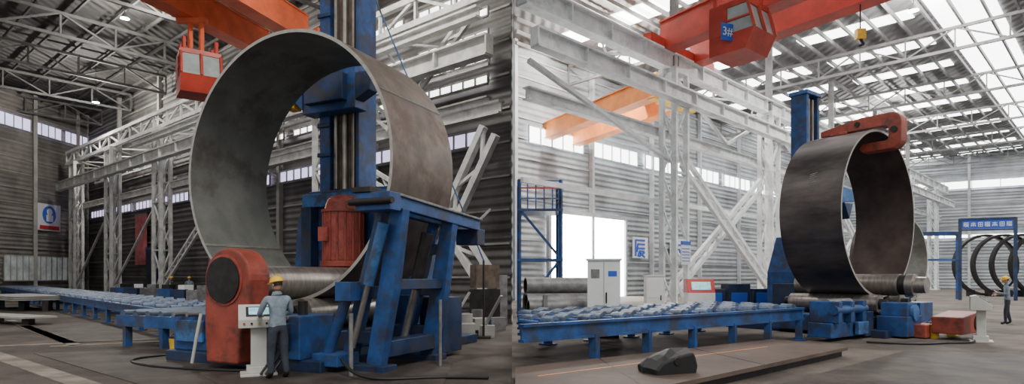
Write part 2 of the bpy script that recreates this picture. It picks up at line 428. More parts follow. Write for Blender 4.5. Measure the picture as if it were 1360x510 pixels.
b.beam((-17.9, 32.2, 15.4), (-16.3, 32.2, 15.4), .3, .25, ORANGE)
b.obj('overhead_crane', bevel=0)

b = B()
gd = Vector((.554, -.832, 0))
for st in ((10.8, 35.6), (8.5, 33.4)):
    s0 = Vector((st[0], st[1], 14.95)); e0 = s0+gd*34
    b.beam(s0, e0, .85, 1.45, CREDR)
    b.beam(s0+Vector((0, 0, .77)), e0+Vector((0, 0, .77)), 1.05, .08, CREDR)
    b.beam(s0-Vector((0, 0, .75)), e0-Vector((0, 0, .75)), 1.0, .07, CREDR)
b.beam((7.2, 32.1, 14.5), (12.2, 37, 14.5), .5, .45, CREDR)
cabin(b, (10.45, 27.6, 12.85), radians(40), 1.95, CREDR)
b.box((9.55, 26.75, 12.6), (.62, .05, .75), SIGNB, radians(20))
hk = Vector((15.9, 27.5, 0))
b.cyl(hk+Vector((0, 0, 14.2)), hk+Vector((0, 0, 12.9)), .03, DARK, 8)
b.box(hk+Vector((0, 0, 12.8)), (.4, .25, .45), YELP)
b.cyl(hk+Vector((0, 0, 12.6)), hk+Vector((.15, 0, 12.35)), .07, DARK, 8); b.cyl(hk+Vector((.15, 0, 12.35)), hk+Vector((-.1, 0, 12.25)), .06, DARK, 8)
cr = b.obj('overhead_crane')
tx = bpy.data.curves.new('crane_number', 'FONT'); tx.body = '3#'; tx.size = .52; tx.extrude = .01; tx.align_x = 'CENTER'; tx.align_y = 'CENTER'
tx.materials.append(SIGNW)
to = bpy.data.objects.new('crane_number', tx); COL.objects.link(to); to.parent = cr
to.matrix_world = Matrix.Translation((9.56, 26.71, 12.6)) @ Matrix.Rotation(radians(20), 4, 'Z') @ Matrix.Rotation(radians(90), 4, 'X')

b = B()
for p, q in (((8.7, 35.2), (1.4, 49)), ((10.9, 37.6), (3.9, 51))):
    P = Vector((*p, 12.9)); Q = Vector((*q, 12.9))
    b.beam(P, Q, .7, 1.1, ORANGEY); b.beam(P+Vector((0, 0, .58)), Q+Vector((0, 0, .58)), .95, .06, ORANGEY)
    b.beam(P-Vector((0, 0, .58)), Q-Vector((0, 0, .58)), .95, .06, ORANGEY)
b.beam((1.2, 47.6, 12.2), (4.6, 50.9, 12.2), .5, .5, ORANGEY)
b.beam((8.2, 35.6, 12.5), (11.6, 38.8, 12.5), .5, .5, YELP)
b.box((9.2, 38.0, 13.9), (1.6, 1.2, .9), YELP, .6); b.cyl((7.8, 39.4, 13.9), (8.9, 40.4, 13.9), .4, ORANGE)
b.obj('overhead_crane')

# ------------------------------------------------------------------ shell rings
A1 = Vector((.425, .905, 0)); O1 = Vector((-4.91, 12.8, 0)); RZ1 = -atan2(.425, .905)
b = B(); b.shell((0, 0, 0), (0, 1, 0), 2.9, 2.83, 2.23, RINGO, RINGI, RINGE, 160)
for t in (radians(214), radians(214.6)):
    b.beam((cos(t)*2.826, .01, sin(t)*2.826), (cos(t)*2.826, 2.22, sin(t)*2.826), .035, .02, RINGE)
t = radians(28); b.beam((cos(t)*2.9, .01, sin(t)*2.9), (cos(t)*2.9, 2.22, sin(t)*2.9), .03, .02, GREY)
b.obj('steel_shell_ring', loc=(O1.x, O1.y, 4.07), rz=RZ1)
O2 = Vector((11.45, 18.7, 0)); RZ2 = atan2(.597, .802)
b = B(); b.shell((0, 0, 0), (0, 1, 0), 2.6, 2.53, 1.84, RINGO2, RINGI2, RINGE, 160)
for i in range(5):
    t = radians(160-i*1.6); r = 2.603
    b.beam((cos(t)*r, .8+.05*(i % 2), sin(t)*r), (cos(t+.02)*r, 1.0, sin(t+.02)*r), .02, .01, RINGE)
b.obj('steel_shell_ring', loc=(O2.x, O2.y, 3.69), rz=RZ2)
b = B(); b.shell((0, 0, 0), (0, 1, 0), 2.6, 2.5, 2.0, RINGO2, RINGI, RINGE, 96)
b.box6(-1.6, -1.0, .2, 1.8, -2.72, -2.1, BLUED); b.box6(1.0, 1.6, .2, 1.8, -2.72, -2.1, BLUED)
b.obj('steel_shell_ring', loc=(23.6, 36, 2.72), rz=radians(32))
for i in range(6):
    b = B(); b.shell((0, 0, 0), (0, 1, 0), 2.7, 2.5, .45, DARK, GREY, DARK, 72)
    b.box6(-1.5, -1.0, 0, .4, -2.75, -2.2, DARK); b.box6(1.0, 1.5, 0, .4, -2.75, -2.2, DARK)
    b.obj('stiffening_ring', loc=(41.8+i*1.25, 53-i*.5, 2.75), rz=radians(-4))

# ------------------------------------------------------------------ left rolling machine
E1 = empty('plate_rolling_machine', O1, RZ1)
b = B()
b.box6(-2.0, 2.2, -1.2, 4.7, 0, .22, BLUED)
b.box6(.75, 1.75, -1.25, -.35, .22, 1.02, BLUE); b.box6(.9, 1.55, -1.35, -1.25, .4, .9, BLUED)
b.box6(1.2, 1.5, -1.38, -1.34, .5, .8, DARK)
b.box6(-1.95, -.75, -1.05, -.25, .22, .98, BLUE); b.box6(-1.8, -1.0, -1.12, -1.05, .4, .85, BLUEL)
b.box6(-1.4, -.6, -.25, 2.8, .22, .62, BLUED); b.box6(.6, 1.4, -.25, 2.8, .22, .62, BLUED)
b.box6(-.5, .5, -.9, 2.8, .22, .75, DARK)
b.box6(-1.7, 1.7, 2.45, 2.85, .22, 1.3, BLUE)
b.cyl((.95, -1.0, 1.02), (.95, -1.0, 1.2), .12, GREY); b.cyl((1.4, -.8, 1.02), (1.4, -.8, 1.28), .09, DARK)
for x in (-1.6, -1.2, .95, 1.45):
    b.cyl((x, -1.3, .98), (x, -1.0, .98), .05, GREY, 10)
b.obj('bed', E1, .02)
b = B()
for x in (-.9, .9):
    b.cyl((x, -.35, 1.0), (x, 2.75, 1.0), .3, ROLL, 28); b.cyl((x, -.6, 1.0), (x, 3.0, 1.0), .17, DARK)
b.cyl((0, -.9, 1.6), (0, 2.95, 1.6), .365, ROLL, 40); b.cyl((0, -1.2, 1.6), (0, -.9, 1.6), .27, DARK, 28)
b.obj('forming_rolls', E1)
b = B(); cx, cz, r = .33, 1.68, .6
poly = [(cx-.56, -1.62, .12), (cx-.6, -1.62, .8)] + [(cx-r*cos(t), -1.62, cz+r*sin(t)) for t in [pi*i/18 for i in range(19)]] + [(cx+.54, -1.62, 1.2), (cx+.34, -1.62, .7), (cx+.26, -1.62, .12)]
b.prism(poly, (0, .48, 0), RED)
b.cyl((cx-.07, -1.64, cz), (cx-.07, -1.60, cz), .48, REDD, 40); b.cyl((cx-.07, -1.67, cz), (cx-.07, -1.6, cz), .43, DARK, 40)
b.obj('drop_end_housing', E1, .04)
b = B()
pl = [Vector(p) for p in ((-.38, -1.8, .12), (-.26, -1.8, .6), (-.2, -1.75, 1.05))]
for p, q in zip(pl, pl[1:]): b.cyl(p, q, .03, CONS, 12)
for x0 in (1.2, 1.32, 1.44):
    pts = [Vector((x0, -1.3, .95)), Vector((x0+.1, -1.5, 1.1)), Vector((x0+.3, -1.6, .9)), Vector((x0+.35, -1.6, .4)), Vector((x0+.3, -1.9, .05))]
    for p, q in zip(pts, pts[1:]): b.cyl(p, q, .022, BLACK, 8)
b.obj('hydraulic_hoses', E1)
b = B()
b.prism([(-2.75, 3.0, .3), (-2.5, 3.0, 3.3), (-2.1, 3.0, 4.05), (.7, 3.0, 4.05), (1.25, 3.0, 3.2), (1.4, 3.0, .3)], (0, 1.3, 0), BLUE)
b.box6(-2.2, .8, 2.85, 3.0, 3.6, 3.95, BLUEL); b.box6(-2.1, -1.75, 2.7, 3.0, 1.0, 3.6, BLUED); b.box6(.3, .7, 2.7, 3.0, 1.0, 3.6, BLUED)
b.box6(-1.9, -1.55, 3.2, 4.0, 4.05, 9.9, BLUE); b.box6(-.7, -.6, 3.25, 4.0, 4.05, 9.9, BLUE)
b.box6(-1.55, -.7, 3.35, 3.9, 4.05, 9.8, RAIL); b.box6(-1.45, -1.35, 3.25, 3.35, 4.1, 9.8, ROLL); b.box6(-.84, -.76, 3.25, 3.35, 4.1, 9.8, ROLL)
b.cyl((-1.1, 3.3, 4.1), (-1.1, 3.3, 9.8), .07, ROLL)
b.box6(-1.95, -.55, 3.15, 4.05, 9.8, 10.1, BLUE)
for z in (5.0, 5.8, 8.0, 8.8): b.box6(-1.95, -1.5, 3.15, 3.22, z, z+.12, BLUED)
b.obj('tower', E1, .02)
b = B()
b.box6(-2.15, -.35, 2.8, 3.28, 6.1, 7.25, BLUE); b.box6(-1.9, -.6, 2.6, 2.8, 6.3, 7.0, BLUED)
b.prism([(-2.1, 2.75, 6.2), (-2.1, 2.75, 7.0), (-3.0, 2.75, 7.85), (-3.35, 2.75, 7.75), (-3.3, 2.75, 7.3)], (0, .4, 0), BLUE)
b.cyl((-3.15, 2.6, 7.5), (-3.15, 3.3, 7.5), .16, GREY); b.cyl((-2.6, 2.55, 6.6), (-2.6, 2.75, 6.6), .2, YELP)
b.box6(-2.75, -2.45, 2.6, 3.1, 6.3, 6.6, YELP)
b.prism([(-.35, 2.8, 6.3), (-.35, 2.8, 7.0), (.2, 2.8, 7.0), (.1, 2.8, 6.5)], (0, .35, 0), BLUED)
b.box6(-1.7, -.8, 2.5, 2.8, 7.25, 7.7, BLUE)
b.obj('support_carriage', E1, .02)
b = B(); mx_, my_ = -.5, 2.55
b.cyl((mx_, my_, 2.15), (mx_, my_, 3.4), .5, REDD, 40); b.cyl((mx_, my_, 3.4), (mx_, my_, 3.62), .5, RED, 40, r2=.42); b.sphere((mx_, my_, 3.62), (.42, .42, .2), REDD, 32, 8, 0, .5)
b.cyl((mx_, my_, 2.0), (mx_, my_, 2.14), .58, RED, 40); b.cyl((mx_, my_, 3.36), (mx_, my_, 3.42), .55, RED, 40)
for i in range(16):
    t = 2*pi*i/16; c = Vector((mx_+.5*cos(t), my_+.5*sin(t), 0))
    b.cyl(c+Vector((0, 0, 2.15)), c+Vector((0, 0, 3.36)), .03, RED, 8)
b.box((mx_-.15, my_-.52, 2.8), (.3, .16, .35), REDD)
b.box6(-.95, -.05, 2.4, 3.0, 1.85, 2.0, DARK); b.box6(-.75, -.3, 2.45, 2.8, 1.35, 1.85, GREY)
b.obj('drive_motor', E1)
b = B()
def tb(x0, x1, y0, y1, za0, za1, h, m):
    b.add([(x0, y0, za0), (x1, y0, za0), (x1, y1, za1), (x0, y1, za1), (x0, y0, za0+h), (x1, y0, za0+h), (x1, y1, za1+h), (x0, y1, za1+h)],
          [(0, 3, 2, 1), (4, 5, 6, 7), (0, 1, 5, 4), (1, 2, 6, 5), (2, 3, 7, 6), (3, 0, 4, 7)], m)
tb(2.98, 3.14, -.7, 2.5, 2.95, 2.76, .22, BLUE); tb(3.42, 3.56, -.7, 2.3, 2.95, 2.76, .22, BLUE)
tb(2.94, 3.16, -.75, 2.55, 3.17, 2.98, .05, GREY); tb(3.4, 3.6, -.75, 2.35, 3.17, 2.98, .05, GREY)
for i in range(6):
    y = -.5+i*.52; z = 3.1-.055*(y+.7)
    b.cyl((3.0, y, z), (3.55, y, z), .065, DARK, 12)
b.box6(2.85, 3.6, -1.05, -.72, 2.9, 3.22, BLUE); b.box6(2.8, 3.2, -1.08, -.75, 3.22, 3.32, DARK)
b.cyl((2.78, -1.1, 3.05), (3.7, -1.1, 3.05), .06, DARK, 14)
b.box6(3.0, 3.55, 2.2, 2.55, 2.45, 2.8, BLUED)
b.beam((3.3, 2.5, 2.9), (3.3, 3.3, 3.35), .05, .05, GREY)
for y in (-.6, 1.15):
    b.prism([(3.28, y, 2.95), (3.56, y, 2.95), (3.36, y, 1.5), (3.05, y, .1), (2.72, y, .1), (3.0, y, 1.5)], (0, .22, 0), BLUE)
    b.prism([(2.98, y, 2.95), (3.12, y, 2.95), (2.75, y, 1.5), (2.38, y, .1), (2.12, y, .1), (2.5, y, 1.45)], (0, .22, 0), BLUE)
    for z, xa, xb in ((.5, 2.3, 2.9), (1.35, 2.6, 3.1), (2.2, 2.85, 3.25)):
        b.box6(xa, xb, y+.03, y+.18, z, z+.22, BLUED)
    b.box6(1.95, 3.2, y-.1, y+.32, 0, .12, BLUED)
b.box6(3.0, 3.3, -.4, 1.2, 1.5, 1.7, BLUED); b.box6(2.7, 3.1, -.4, 1.2, .25, .55, BLUED)
b.cyl((3.25, -.75, 2.7), (2.9, -.75, 1.6), .1, BLUEL, 16); b.cyl((2.9, -.75, 1.6), (2.55, -.75, .45), .055, ROLL, 16)
b.cyl((3.3, .6, 2.6), (3.0, .6, 1.5), .13, DARK, 16); b.cyl((3.0, .6, 1.5), (2.7, .6, .4), .07, ROLL, 16)
b.cyl((2.05, -.85, .3), (2.5, -.85, 1.35), .1, BLUE, 16); b.box6(2.35, 2.7, -1.0, -.7, 1.3, 1.65, BLUE)
b.box6(1.9, 2.5, -1.1, -.5, .12, .34, BLUE)
b.box6(2.5, 3.1, 1.5, 2.3, .1, 1.3, BLUED)
b.cyl((2.85, -1.15, 1.1), (2.85, -1.15, 0), .04, GREY, 10)
b.cyl((3.65, .5, 1.3), (3.65, .5, 0), .035, GREY, 10)
b.obj('side_support', E1, .012)

def conveyor(name, p, q, w, z, step, mb, mr, leg=2.2):
    b = B(); P = Vector((p[0], p[1], 0)); Q = Vector((q[0], q[1], 0)); d = (Q-P).normalized(); n = Vector((-d.y, d.x, 0)); L = (Q-P).length
    Z = Vector((0, 0, 1))
    for sgn in (-1, 1):
        b.ibeam(P+n*(sgn*w/2)+Z*(z-.17), Q+n*(sgn*w/2)+Z*(z-.17), .16, .24, mb, .04)
    b.ibeam(P+Z*(z-.2), Q+Z*(z-.2), .12, .2, mb, .04)
    k = 0.15
    i = 0
    while k < L:
        c = P+d*k+Z*(z-.03)
        b.cyl(c-n*(w/2-.1), c+n*(w/2-.1), .045, mb, 8)
        for j in range(4):
            a = c+n*(-w/2+w*(j+.5+(.25 if i % 2 else -.1))/4)
            b.cyl(a-n*.14, a+n*.14, .11, mr, 12)
        k += step; i += 1
    k = .2
    while k < L:
        for sgn in (-1, 1):
            a = P+d*k+n*(sgn*w/2); b.beam(a, a+Z*(z-.25), .13, .13, mb); b.beam(a, a+Z*.04, .3, .3, mb)
        b.beam(P+d*k-n*w/2+Z*.35, P+d*k+n*w/2+Z*.35, .1, .1, mb)
        k += leg
    return b.obj(name)
conveyor('roller_conveyor', (-9.3, 18.4), (-46, 56), 2.4, .82, .75, BLUE, ROLLW, leg=2.4)
b = B()
def M1(x, y, z): return O1+Vector((.905*x+.425*y, -.425*x+.905*y, z))
for y in (0, 1.1, 2.25):
    b.prism([M1(-2.3, y, .5), M1(-5.6, y, .5), M1(-5.6, y+.15, .5), M1(-2.3, y+.15, .5)], (0, 0, .28), BLUE)
for x in (-2.6, -3.9, -5.3):
    for y in (.1, 2.3): b.beam(M1(x, y, 0), M1(x, y, .5), .16, .16, BLUE)
for i in range(7): b.cyl(M1(-2.6-i*.48, .1, .8), M1(-2.6-i*.48, 2.3, .8), .1, ROLLW, 14)
b.prism([M1(-3.6, .1, .5), M1(-5.4, .1, .5), M1(-5.4, 2.2, .5), M1(-3.6, 2.2, .5)], (0, 0, .1), BLUED)
b.obj('infeed_table')
b = B(); b.cyl((-4.3, 17.4, 10.6), (-.8, 17.0, 2.2), .022, BLUEL, 8); b.cyl((-.8, 17.0, 2.2), (-.8, 17.0, .02), .03, DARK, 8); b.box((-.8, 17, .03), (.4, .4, .06), DARK)
b.obj('guy_cable')

# ------------------------------------------------------------------ right rolling machine
E2 = empty('plate_rolling_machine', O2, RZ2)
b = B()
b.box6(-1.9, 1.9, -.9, 4.2, 0, .22, BLUED)
b.box6(-1.55, -.55, -1.3, -.5, .05, .62, BLUE); b.box6(-1.4, -.7, -1.25, -.55, .62, 1.0, BLUE); b.cyl((-1.05, -1.35, .72), (-1.05, -.5, .72), .22, BLUEL, 24)
b.box6(.5, 1.5, -.9, -.3, .22, .95, BLUE)
b.box6(-1.3, -.5, -.3, 2.2, .22, .55, BLUED); b.box6(.5, 1.3, -.3, 2.2, .22, .55, BLUED); b.box6(-.4, .4, -.6, 2.2, .22, .7, DARK)
b.obj('bed', E2, .02)
b = B()
for x in (-.8, .8):
    b.cyl((x, -.3, .92), (x, 2.4, .92), .28, ROLL, 28); b.cyl((x, -.5, .92), (x, 2.6, .92), .16, DARK)
b.cyl((0, -.55, 1.49), (0, 2.6, 1.49), .335, ROLL, 40); b.cyl((0, -.75, 1.49), (0, -.55, 1.49), .30, DARK, 32)
b.cyl((0, -.95, 1.49), (0, -.75, 1.49), .33, ROLL, 32); b.cyl((0, -1.25, 1.49), (0, -.95, 1.49), .24, ROLL, 32)
b.obj('forming_rolls', E2)
b = B()
b.box6(-4.1, -2.2, -.45, .2, .1, .5, BLUE); b.box6(-3.9, -2.5, -.4, .15, .5, .8, BLUEL)
b.cyl((-4.1, -.5, .85), (-2.3, -.5, .85), .12, BLUE, 20); b.cyl((-3.9, -.2, 1.0), (-2.6, -.2, 1.0), .14, GREY, 20)
for x in (-3.9, -3.2, -2.5): b.box6(x-.1, x+.1, -.6, .2, .5, 1.08, BLUE)
b.box6(-2.2, -1.7, -.5, .3, .05, .75, BLUED); b.box6(-2.9, -2.3, -.62, -.5, .15, .5, BLUEL)
b.box6(-2.2, -1.3, 0.3, 2.3, .1, .6, BLUE)
b.obj('side_support', E2, .02)
b = B()
b.prism([(.35, 2.8, .22), (.4, 2.8, 1.9), (1.0, 2.8, 3.2), (2.8, 2.8, 3.3), (3.3, 2.8, 2.0), (3.4, 2.8, .22)], (0, 1.2, 0), BLUE)
b.box6(-.3, .35, 2.6, 3.4, .22, 1.5, BLUED)
b.box6(1.3, 1.5, 3.0, 3.6, 3.1, 8.5, BLUE); b.box6(2.1, 2.25, 3.0, 3.6, 3.1, 8.5, BLUE); b.box6(1.5, 2.1, 3.2, 3.5, 3.1, 8.4, RAIL)
b.box6(1.6, 1.7, 3.08, 3.2, 3.3, 8.3, ROLL); b.box6(1.9, 2.0, 3.08, 3.2, 3.3, 8.3, ROLL)
b.box6(1.25, 2.3, 2.95, 3.65, 8.4, 8.55, BLUEL)
b.box6(1.1, 2.6, 2.6, 3.05, 4.4, 5.4, BLUE); b.prism([(2.6, 2.6, 4.5), (2.6, 2.6, 5.2), (4.8, 2.6, 5.0), (4.8, 2.6, 4.7)], (0, .35, 0), BLUEL)
b.prism([(2.9, 2.4, 4.5), (3.6, 2.4, 4.5), (3.3, 2.4, 3.9)], (0, .3, 0), BLUE)
b.obj('tower', E2, .02)
b = B(); hw = .22
def arc(cy, cz, r, a0, a1, n=6): return [(-hw, cy+r*cos(radians(a0+(a1-a0)*i/n)), cz+r*sin(radians(a0+(a1-a0)*i/n))) for i in range(n+1)]
poly = [(-hw, 1.75, 6.34), (-hw, 1.75, 6.52), (-hw, .5, 6.74)] + arc(-.35, 6.44, .3, 90, 180, 5) + arc(-.35, 5.93, .3, 180, 270, 5) + \
       [(-hw, .45, 5.63), (-hw, .55, 5.76), (-hw, .45, 5.9)] + arc(-.2, 5.99, .09, 270, 180, 3) + arc(-.2, 6.25, .09, 180, 90, 3) + [(-hw, .2, 6.36)]
b.prism(poly, (2*hw, 0, 0), RED)
b.box6(-.28, .28, .9, 1.4, 6.3, 6.4, REDD); b.cyl((-.25, -.45, 6.2), (-.2, -.45, 6.2), .1, DARK, 16)
b.cyl((-.25, .6, 6.55), (-.2, .6, 6.55), .08, DARK, 16)
b.obj('top_support_clamp', E2, .02)
b = B()
poly = [(-.9, -2.4, .2), (.2, -2.4, .2)] + [(.2+.42*sin(t), -2.4, .62-.42*cos(t)) for t in [pi*i/10 for i in range(1, 10)]] + [(.2, -2.4, 1.0), (-.9, -2.4, .85)]
poly = [(x, y, z*.72+.02) for x, y, z in poly]
b.prism(poly, (0, .75, 0), RED); b.cyl((.15, -2.43, .45), (.15, -2.38, .45), .2, DARK, 24)
b.box6(-1.1, -.2, -1.6, -1.2, .02, .4, RED)
b.obj('drop_end_housing', E2, .03)

def M2(x, y, z=0): return O2+Vector((.802*x-.597*y, .597*x+.802*y, z))
b = B()
def conv_r():
    z = .92; s0, s1 = .35, 3.6
    def xmin_t(s): return -(11.45-.597*s-.12)/.802
    for s in (s0, 1.4, 2.5, s1):
        b.ibeam(M2(xmin_t(s)+.05, s, z-.19), M2(-4.1 if s < 1 else -2.6, s, z-.19), .16, .28, BLUE, .04)
    t = -4.2
    i = 0
    while t > -14.1:
        sa = s0+.1
        se = s1-.1
        if t < xmin_t(se)+.1:
            se = min(se, (11.45+.802*t-.15)/.597)
        if se > sa+.3:
            b.cyl(M2(t, sa, z-.04), M2(t, se, z-.04), .05, BLUE, 8)
            k = sa+.25+(.2 if i % 2 else 0)
            while k < se-.2:
                b.cyl(M2(t, k-.17, z-.05), M2(t, k+.17, z-.05), .12, ROLLR, 14); k += .62
            b.beam(M2(t+.24, sa, z-.13), M2(t+.24, se, z-.13), .2, .12, BLUE)
        t -= .48; i += 1
    t = -4.25
    while t > -13.5:
        for s in (s0, s1):
            if M2(t, s).x > .2:
                b.beam(M2(t, s, 0), M2(t, s, z-.3), .16, .16, BLUE); b.beam(M2(t, s, 0), M2(t, s, .04), .34, .34, BLUE)
        t -= 1.55
    b.beam(M2(-4.1, s0, z-.2), M2(-4.1, 1.4, z-.2), .14, .3, BLUEL)
conv_r()
b.obj('roller_conveyor')

# deck plate, floor plates
b = B()
b.prism([(.05, 6.6, .14), (7.3, 13.1, .14), (6.4, 14.8, .14), (.05, 10.2, .14)], (0, 0, .07), PLATER)
b.prism([(.05, 6.75, 0), (7.2, 13.15, 0), (6.35, 14.7, 0), (.05, 10.1, 0)], (0, 0, .14), DARK)
for t in (.25, .6): b.beam(Vector((.05+7.25*t, 6.62+6.48*t, .212)), Vector((.05+6.35*t, 10.15+4.6*t, .212)), .02, .006, DARK)
b.beam((.4, 9.3, .212), (5.6, 13.2, .212), .03, .004, ORANGEY)
b.obj('steel_deck_plate')
b = B()
b.prism([(2.4, 8.0, 0), (9.2, 14.1, 0), (12.2, 13.4, 0), (5.0, 6.6, 0)], (0, 0, .012), PLATED)
b.obj('floor_cover_plate')
b = B()
b.prism([(-10.8, 13.6, 0), (-5.5, 9.3, 0), (-1.1, 9.6, 0), (-1.2, 12.2, 0), (-6.0, 15.5, 0)], (0, 0, .012), PLATED)
b.obj('floor_cover_plate')
b = B()
b.prism([(-17.5, 21.2, 0), (-11.6, 15.6, 0), (-9.0, 17.0, 0), (-14.2, 23.2, 0)], (0, 0, .012), PLATED)
b.obj('floor_cover_plate')
b = B()
for p, q, w in (((-18.5, 19.0), (-6.0, 9.0), .38), ((-20, 24), (-11, 15.2), .28), ((-11.5, 15.0), (-8.5, 16.7), .25), ((-6.0, 9.0), (-1.0, 9.0), .3), ((-13.5, 14.8), (-10.4, 16.3), .2)):
    b.beam((p[0], p[1], .006), (q[0], q[1], .006), w, .012, PATCH)
for p, q, w in (((5.2, 6.6), (13.4, 14.2), .25), ((14, 12), (26, 30), .12), ((10.5, 9.5), (20, 16.5), .1)):
    b.beam((p[0], p[1], .006), (q[0], q[1], .006), w, .012, PATCH)
b.obj('floor_joint_strip')

b = B()
prof = [(-.5, 0), (-.52, .1), (-.38, .22), (-.2, .30), (.02, .36), (.34, .37), (.38, .27), (.42, .12), (.40, 0)]
vs = []; rows = 5
for j in range(rows):
    y = -.28+.56*j/(rows-1); sc = 1-.18*abs(j-2)/2
    for x, z in prof: vs.append((x*sc+random.uniform(-.02, .02), y, z*sc+(random.uniform(-.02, .02) if z else 0)))
k = len(prof)
fs = [(j*k+i, j*k+i+1, (j+1)*k+i+1, (j+1)*k+i) for j in range(rows-1) for i in range(k-1)]
fs += [tuple(range(k-1, -1, -1)), tuple((rows-1)*k+i for i in range(k))]
b.add(vs, fs, BLACK); b.cyl((-.05, -.3, .2), (-.05, -.26, .2), .06, DARK, 14)
b.obj('scrap_steel_block', bevel=.03, loc=(2.55, 9.75, .212), rz=radians(20))

# ------------------------------------------------------------------ consoles, cabinets
def console(loc, rz, s=1):
    b = B()
    b.prism([(-.3, -.25, 0), (.3, -.25, 0), (.3, .25, 0), (-.3, .25, 0)], (0, 0, .05), CONS)
    b.prism([(-.2, -.16, .05), (.2, -.16, .05), (.2, .18, .05), (-.2, .18, .05)], (0, 0, .12), CONS)
    b.prism([(-.13, -.1, .17), (.13, -.1, .17), (.13, .1, .17), (-.13, .1, .17)], (0, 0, .68), CONS)
    b.prism([(-.33, -.22, .85), (-.33, .24, .85), (-.33, .24, 1.22), (-.33, .12, 1.25), (-.33, -.22, 1.0)], (.66, 0, 0), CONS)
    b.box((0, -.06, 1.135), (.34, .2, .02), SCREEN, 0, radians(36)); b.box((0, -.06, 1.13), (.42, .26, .02), DARK, 0, radians(36))
    for i in range(5): b.cyl((-.24+i*.12, -.225, .93), (-.24+i*.12, -.24, .93), .018, [SIGNR, BLACK, YELP, BLACK, SIGNR][i], 10)
    return b.obj('control_console', bevel=.015, loc=loc, rz=rz)
console((-4.5, 10.7, 0), radians(25))
console((12.5, 16.05, 0), radians(55))
b = B(); b.box6(-.46, .46, -.3, .3, .1, 2.2, CABW); b.box6(-.42, .42, -.25, .25, 0, .1, DARK)
b.box6(-.005, .005, -.31, -.3, .15, 2.15, DARK); b.box6(.05, .09, -.33, -.3, 1.0, 1.3, DARK)
b.box6(-.36, -.12, -.31, -.3, 1.7, 1.95, GREY); b.box6(.12, .36, -.31, -.3, 1.75, 1.9, SIGNB)
b.box6(-.5, .5, -.34, .34, 2.2, 2.25, CABW); b.obj('electrical_cabinet', bevel=.01, loc=(2.62, 17.2, 0), rz=radians(-8))
b = B(); b.box6(-.35, .35, -.25, .25, 0, 1.75, CABW); b.box6(-.3, .3, -.26, -.25, .9, 1.65, SIGNW); b.box6(.2, .24, -.28, -.25, .8, 1.0, DARK)
b.box6(-.38, .38, -.28, .28, 1.75, 1.8, CABW)
b.obj('electrical_cabinet', bevel=.01, loc=(5.7, 24.2, 0), rz=0)
b = B(); b.box6(-.5, .5, -.3, .3, 0, 1.15, CABW); b.prism([(-.5, -.3, 1.15), (-.5, .3, 1.15), (-.5, .3, 1.65), (-.5, -.1, 1.65)], (1.0, 0, 0), SIGNR)
b.box((0, -.22, 1.4), (.7, .03, .32), SCREEN, 0, radians(-22)); b.obj('operator_desk', bevel=.02, loc=(6.9, 22.2, 0), rz=0)
b = B()
for i in range(3): b.box6(-1.6+i*1.1, -.65+i*1.1, -.3, .3, 0, 1.25+.2*(i % 2), BLUED); b.box6(-1.5+i*1.1, -.8+i*1.1, -.33, -.3, .5, 1.1, SIGNB)
b.obj('hydraulic_power_unit', bevel=.02, loc=(9.0, 24.2, 0), rz=.2)
b = B()
for (x, y, z, r, L) in ((0, 0, .95, .28, 2.4), (0, .6, .95, .28, 2.2), (0, .3, 1.45, .26, 2.3), (0, -.5, .85, .2, 2.5)):
    b.shell((-L/2, y, z), (1, 0, 0), r, r-.03, L, GREY, DARK, GREY, 28)
for x in (-.8, .8):
    b.box6(x-.06, x+.06, -.8, .9, .5, .62, GREY)
    for y in (-.75, .85): b.box6(x-.06, x+.06, y-.06, y+.06, 0, 1.2, GREY)
b.obj('steel_pipe_rack', loc=(1.6, 18.6, 0), rz=radians(12))

b = B(); X0, X1, Y0, Y1 = .35, 2.35, 29, 31
for x in (X0, X1):
    for y in (Y0, Y1): b.beam((x, y, 0), (x, y, 6.4), .14, .14, BLUE)
for z in (2.6, 5.0): b.box6(X0-.1, X1+.1, Y0-.1, Y1+.1, z-.12, z, BLUE)
for z in (5.5, 6.0, 6.35):
    b.beam((X0, Y0, z), (X1, Y0, z), .07, .07, SIGNR if z == 6.0 else BLUEL); b.beam((X1, Y0, z), (X1, Y1, z), .07, .07, BLUEL)
for i in range(6): b.beam((X0+i*.4, Y0, 5), (X0+i*.4, Y0, 6.35), .05, .05, BLUEL)
b.beam((X0, Y0, 0), (X1, Y0, 2.6), .08, .12, BLUE); b.beam((X1, Y0, 2.6), (X0, Y0, 5), .08, .12, BLUE)
for i in range(12):
    t = i/12; b.beam((X0+2*t, Y0-.0, 2.6*t), (X0+2*t, Y0+.7, 2.6*t), .2, .04, BLUEL)
b.obj('access_platform')

# ------------------------------------------------------------------ signs
def glyph(b, O, ex, ez, en, s, m, kind):
    strokes = {0: [((.1, .9), (.9, .9)), ((.1, .9), (.1, .1)), ((.3, .7), (.9, .7)), ((.3, .5), (.9, .5)), ((.45, .35), (.85, .35)), ((.45, .35), (.3, .08)), ((.4, .08), (.9, .3)), ((.5, .25), (.9, .05)), ((.3, .7), (.2, .3))],
               1: [((.1, .8), (.9, .8)), ((.5, .95), (.5, .1)), ((.2, .55), (.8, .55)), ((.1, .3), (.9, .3)), ((.2, .55), (.1, .1)), ((.8, .55), (.9, .1))],
               2: [((.15, .9), (.85, .9)), ((.15, .9), (.15, .1)), ((.85, .9), (.85, .1)), ((.15, .5), (.85, .5)), ((.15, .1), (.85, .1)), ((.5, .9), (.5, .1))]}[kind % 3]
    for (a, c), (d, e) in strokes:
        b.beam(O+ex*(a*s)+ez*(c*s)+en*.03, O+ex*(d*s)+ez*(e*s)+en*.03, s*.09, s*.09, m)
EZ = Vector((0, 0, 1))
wd = Vector((.716, .698, 0)); wn_ = Vector((.698, -.716, 0))
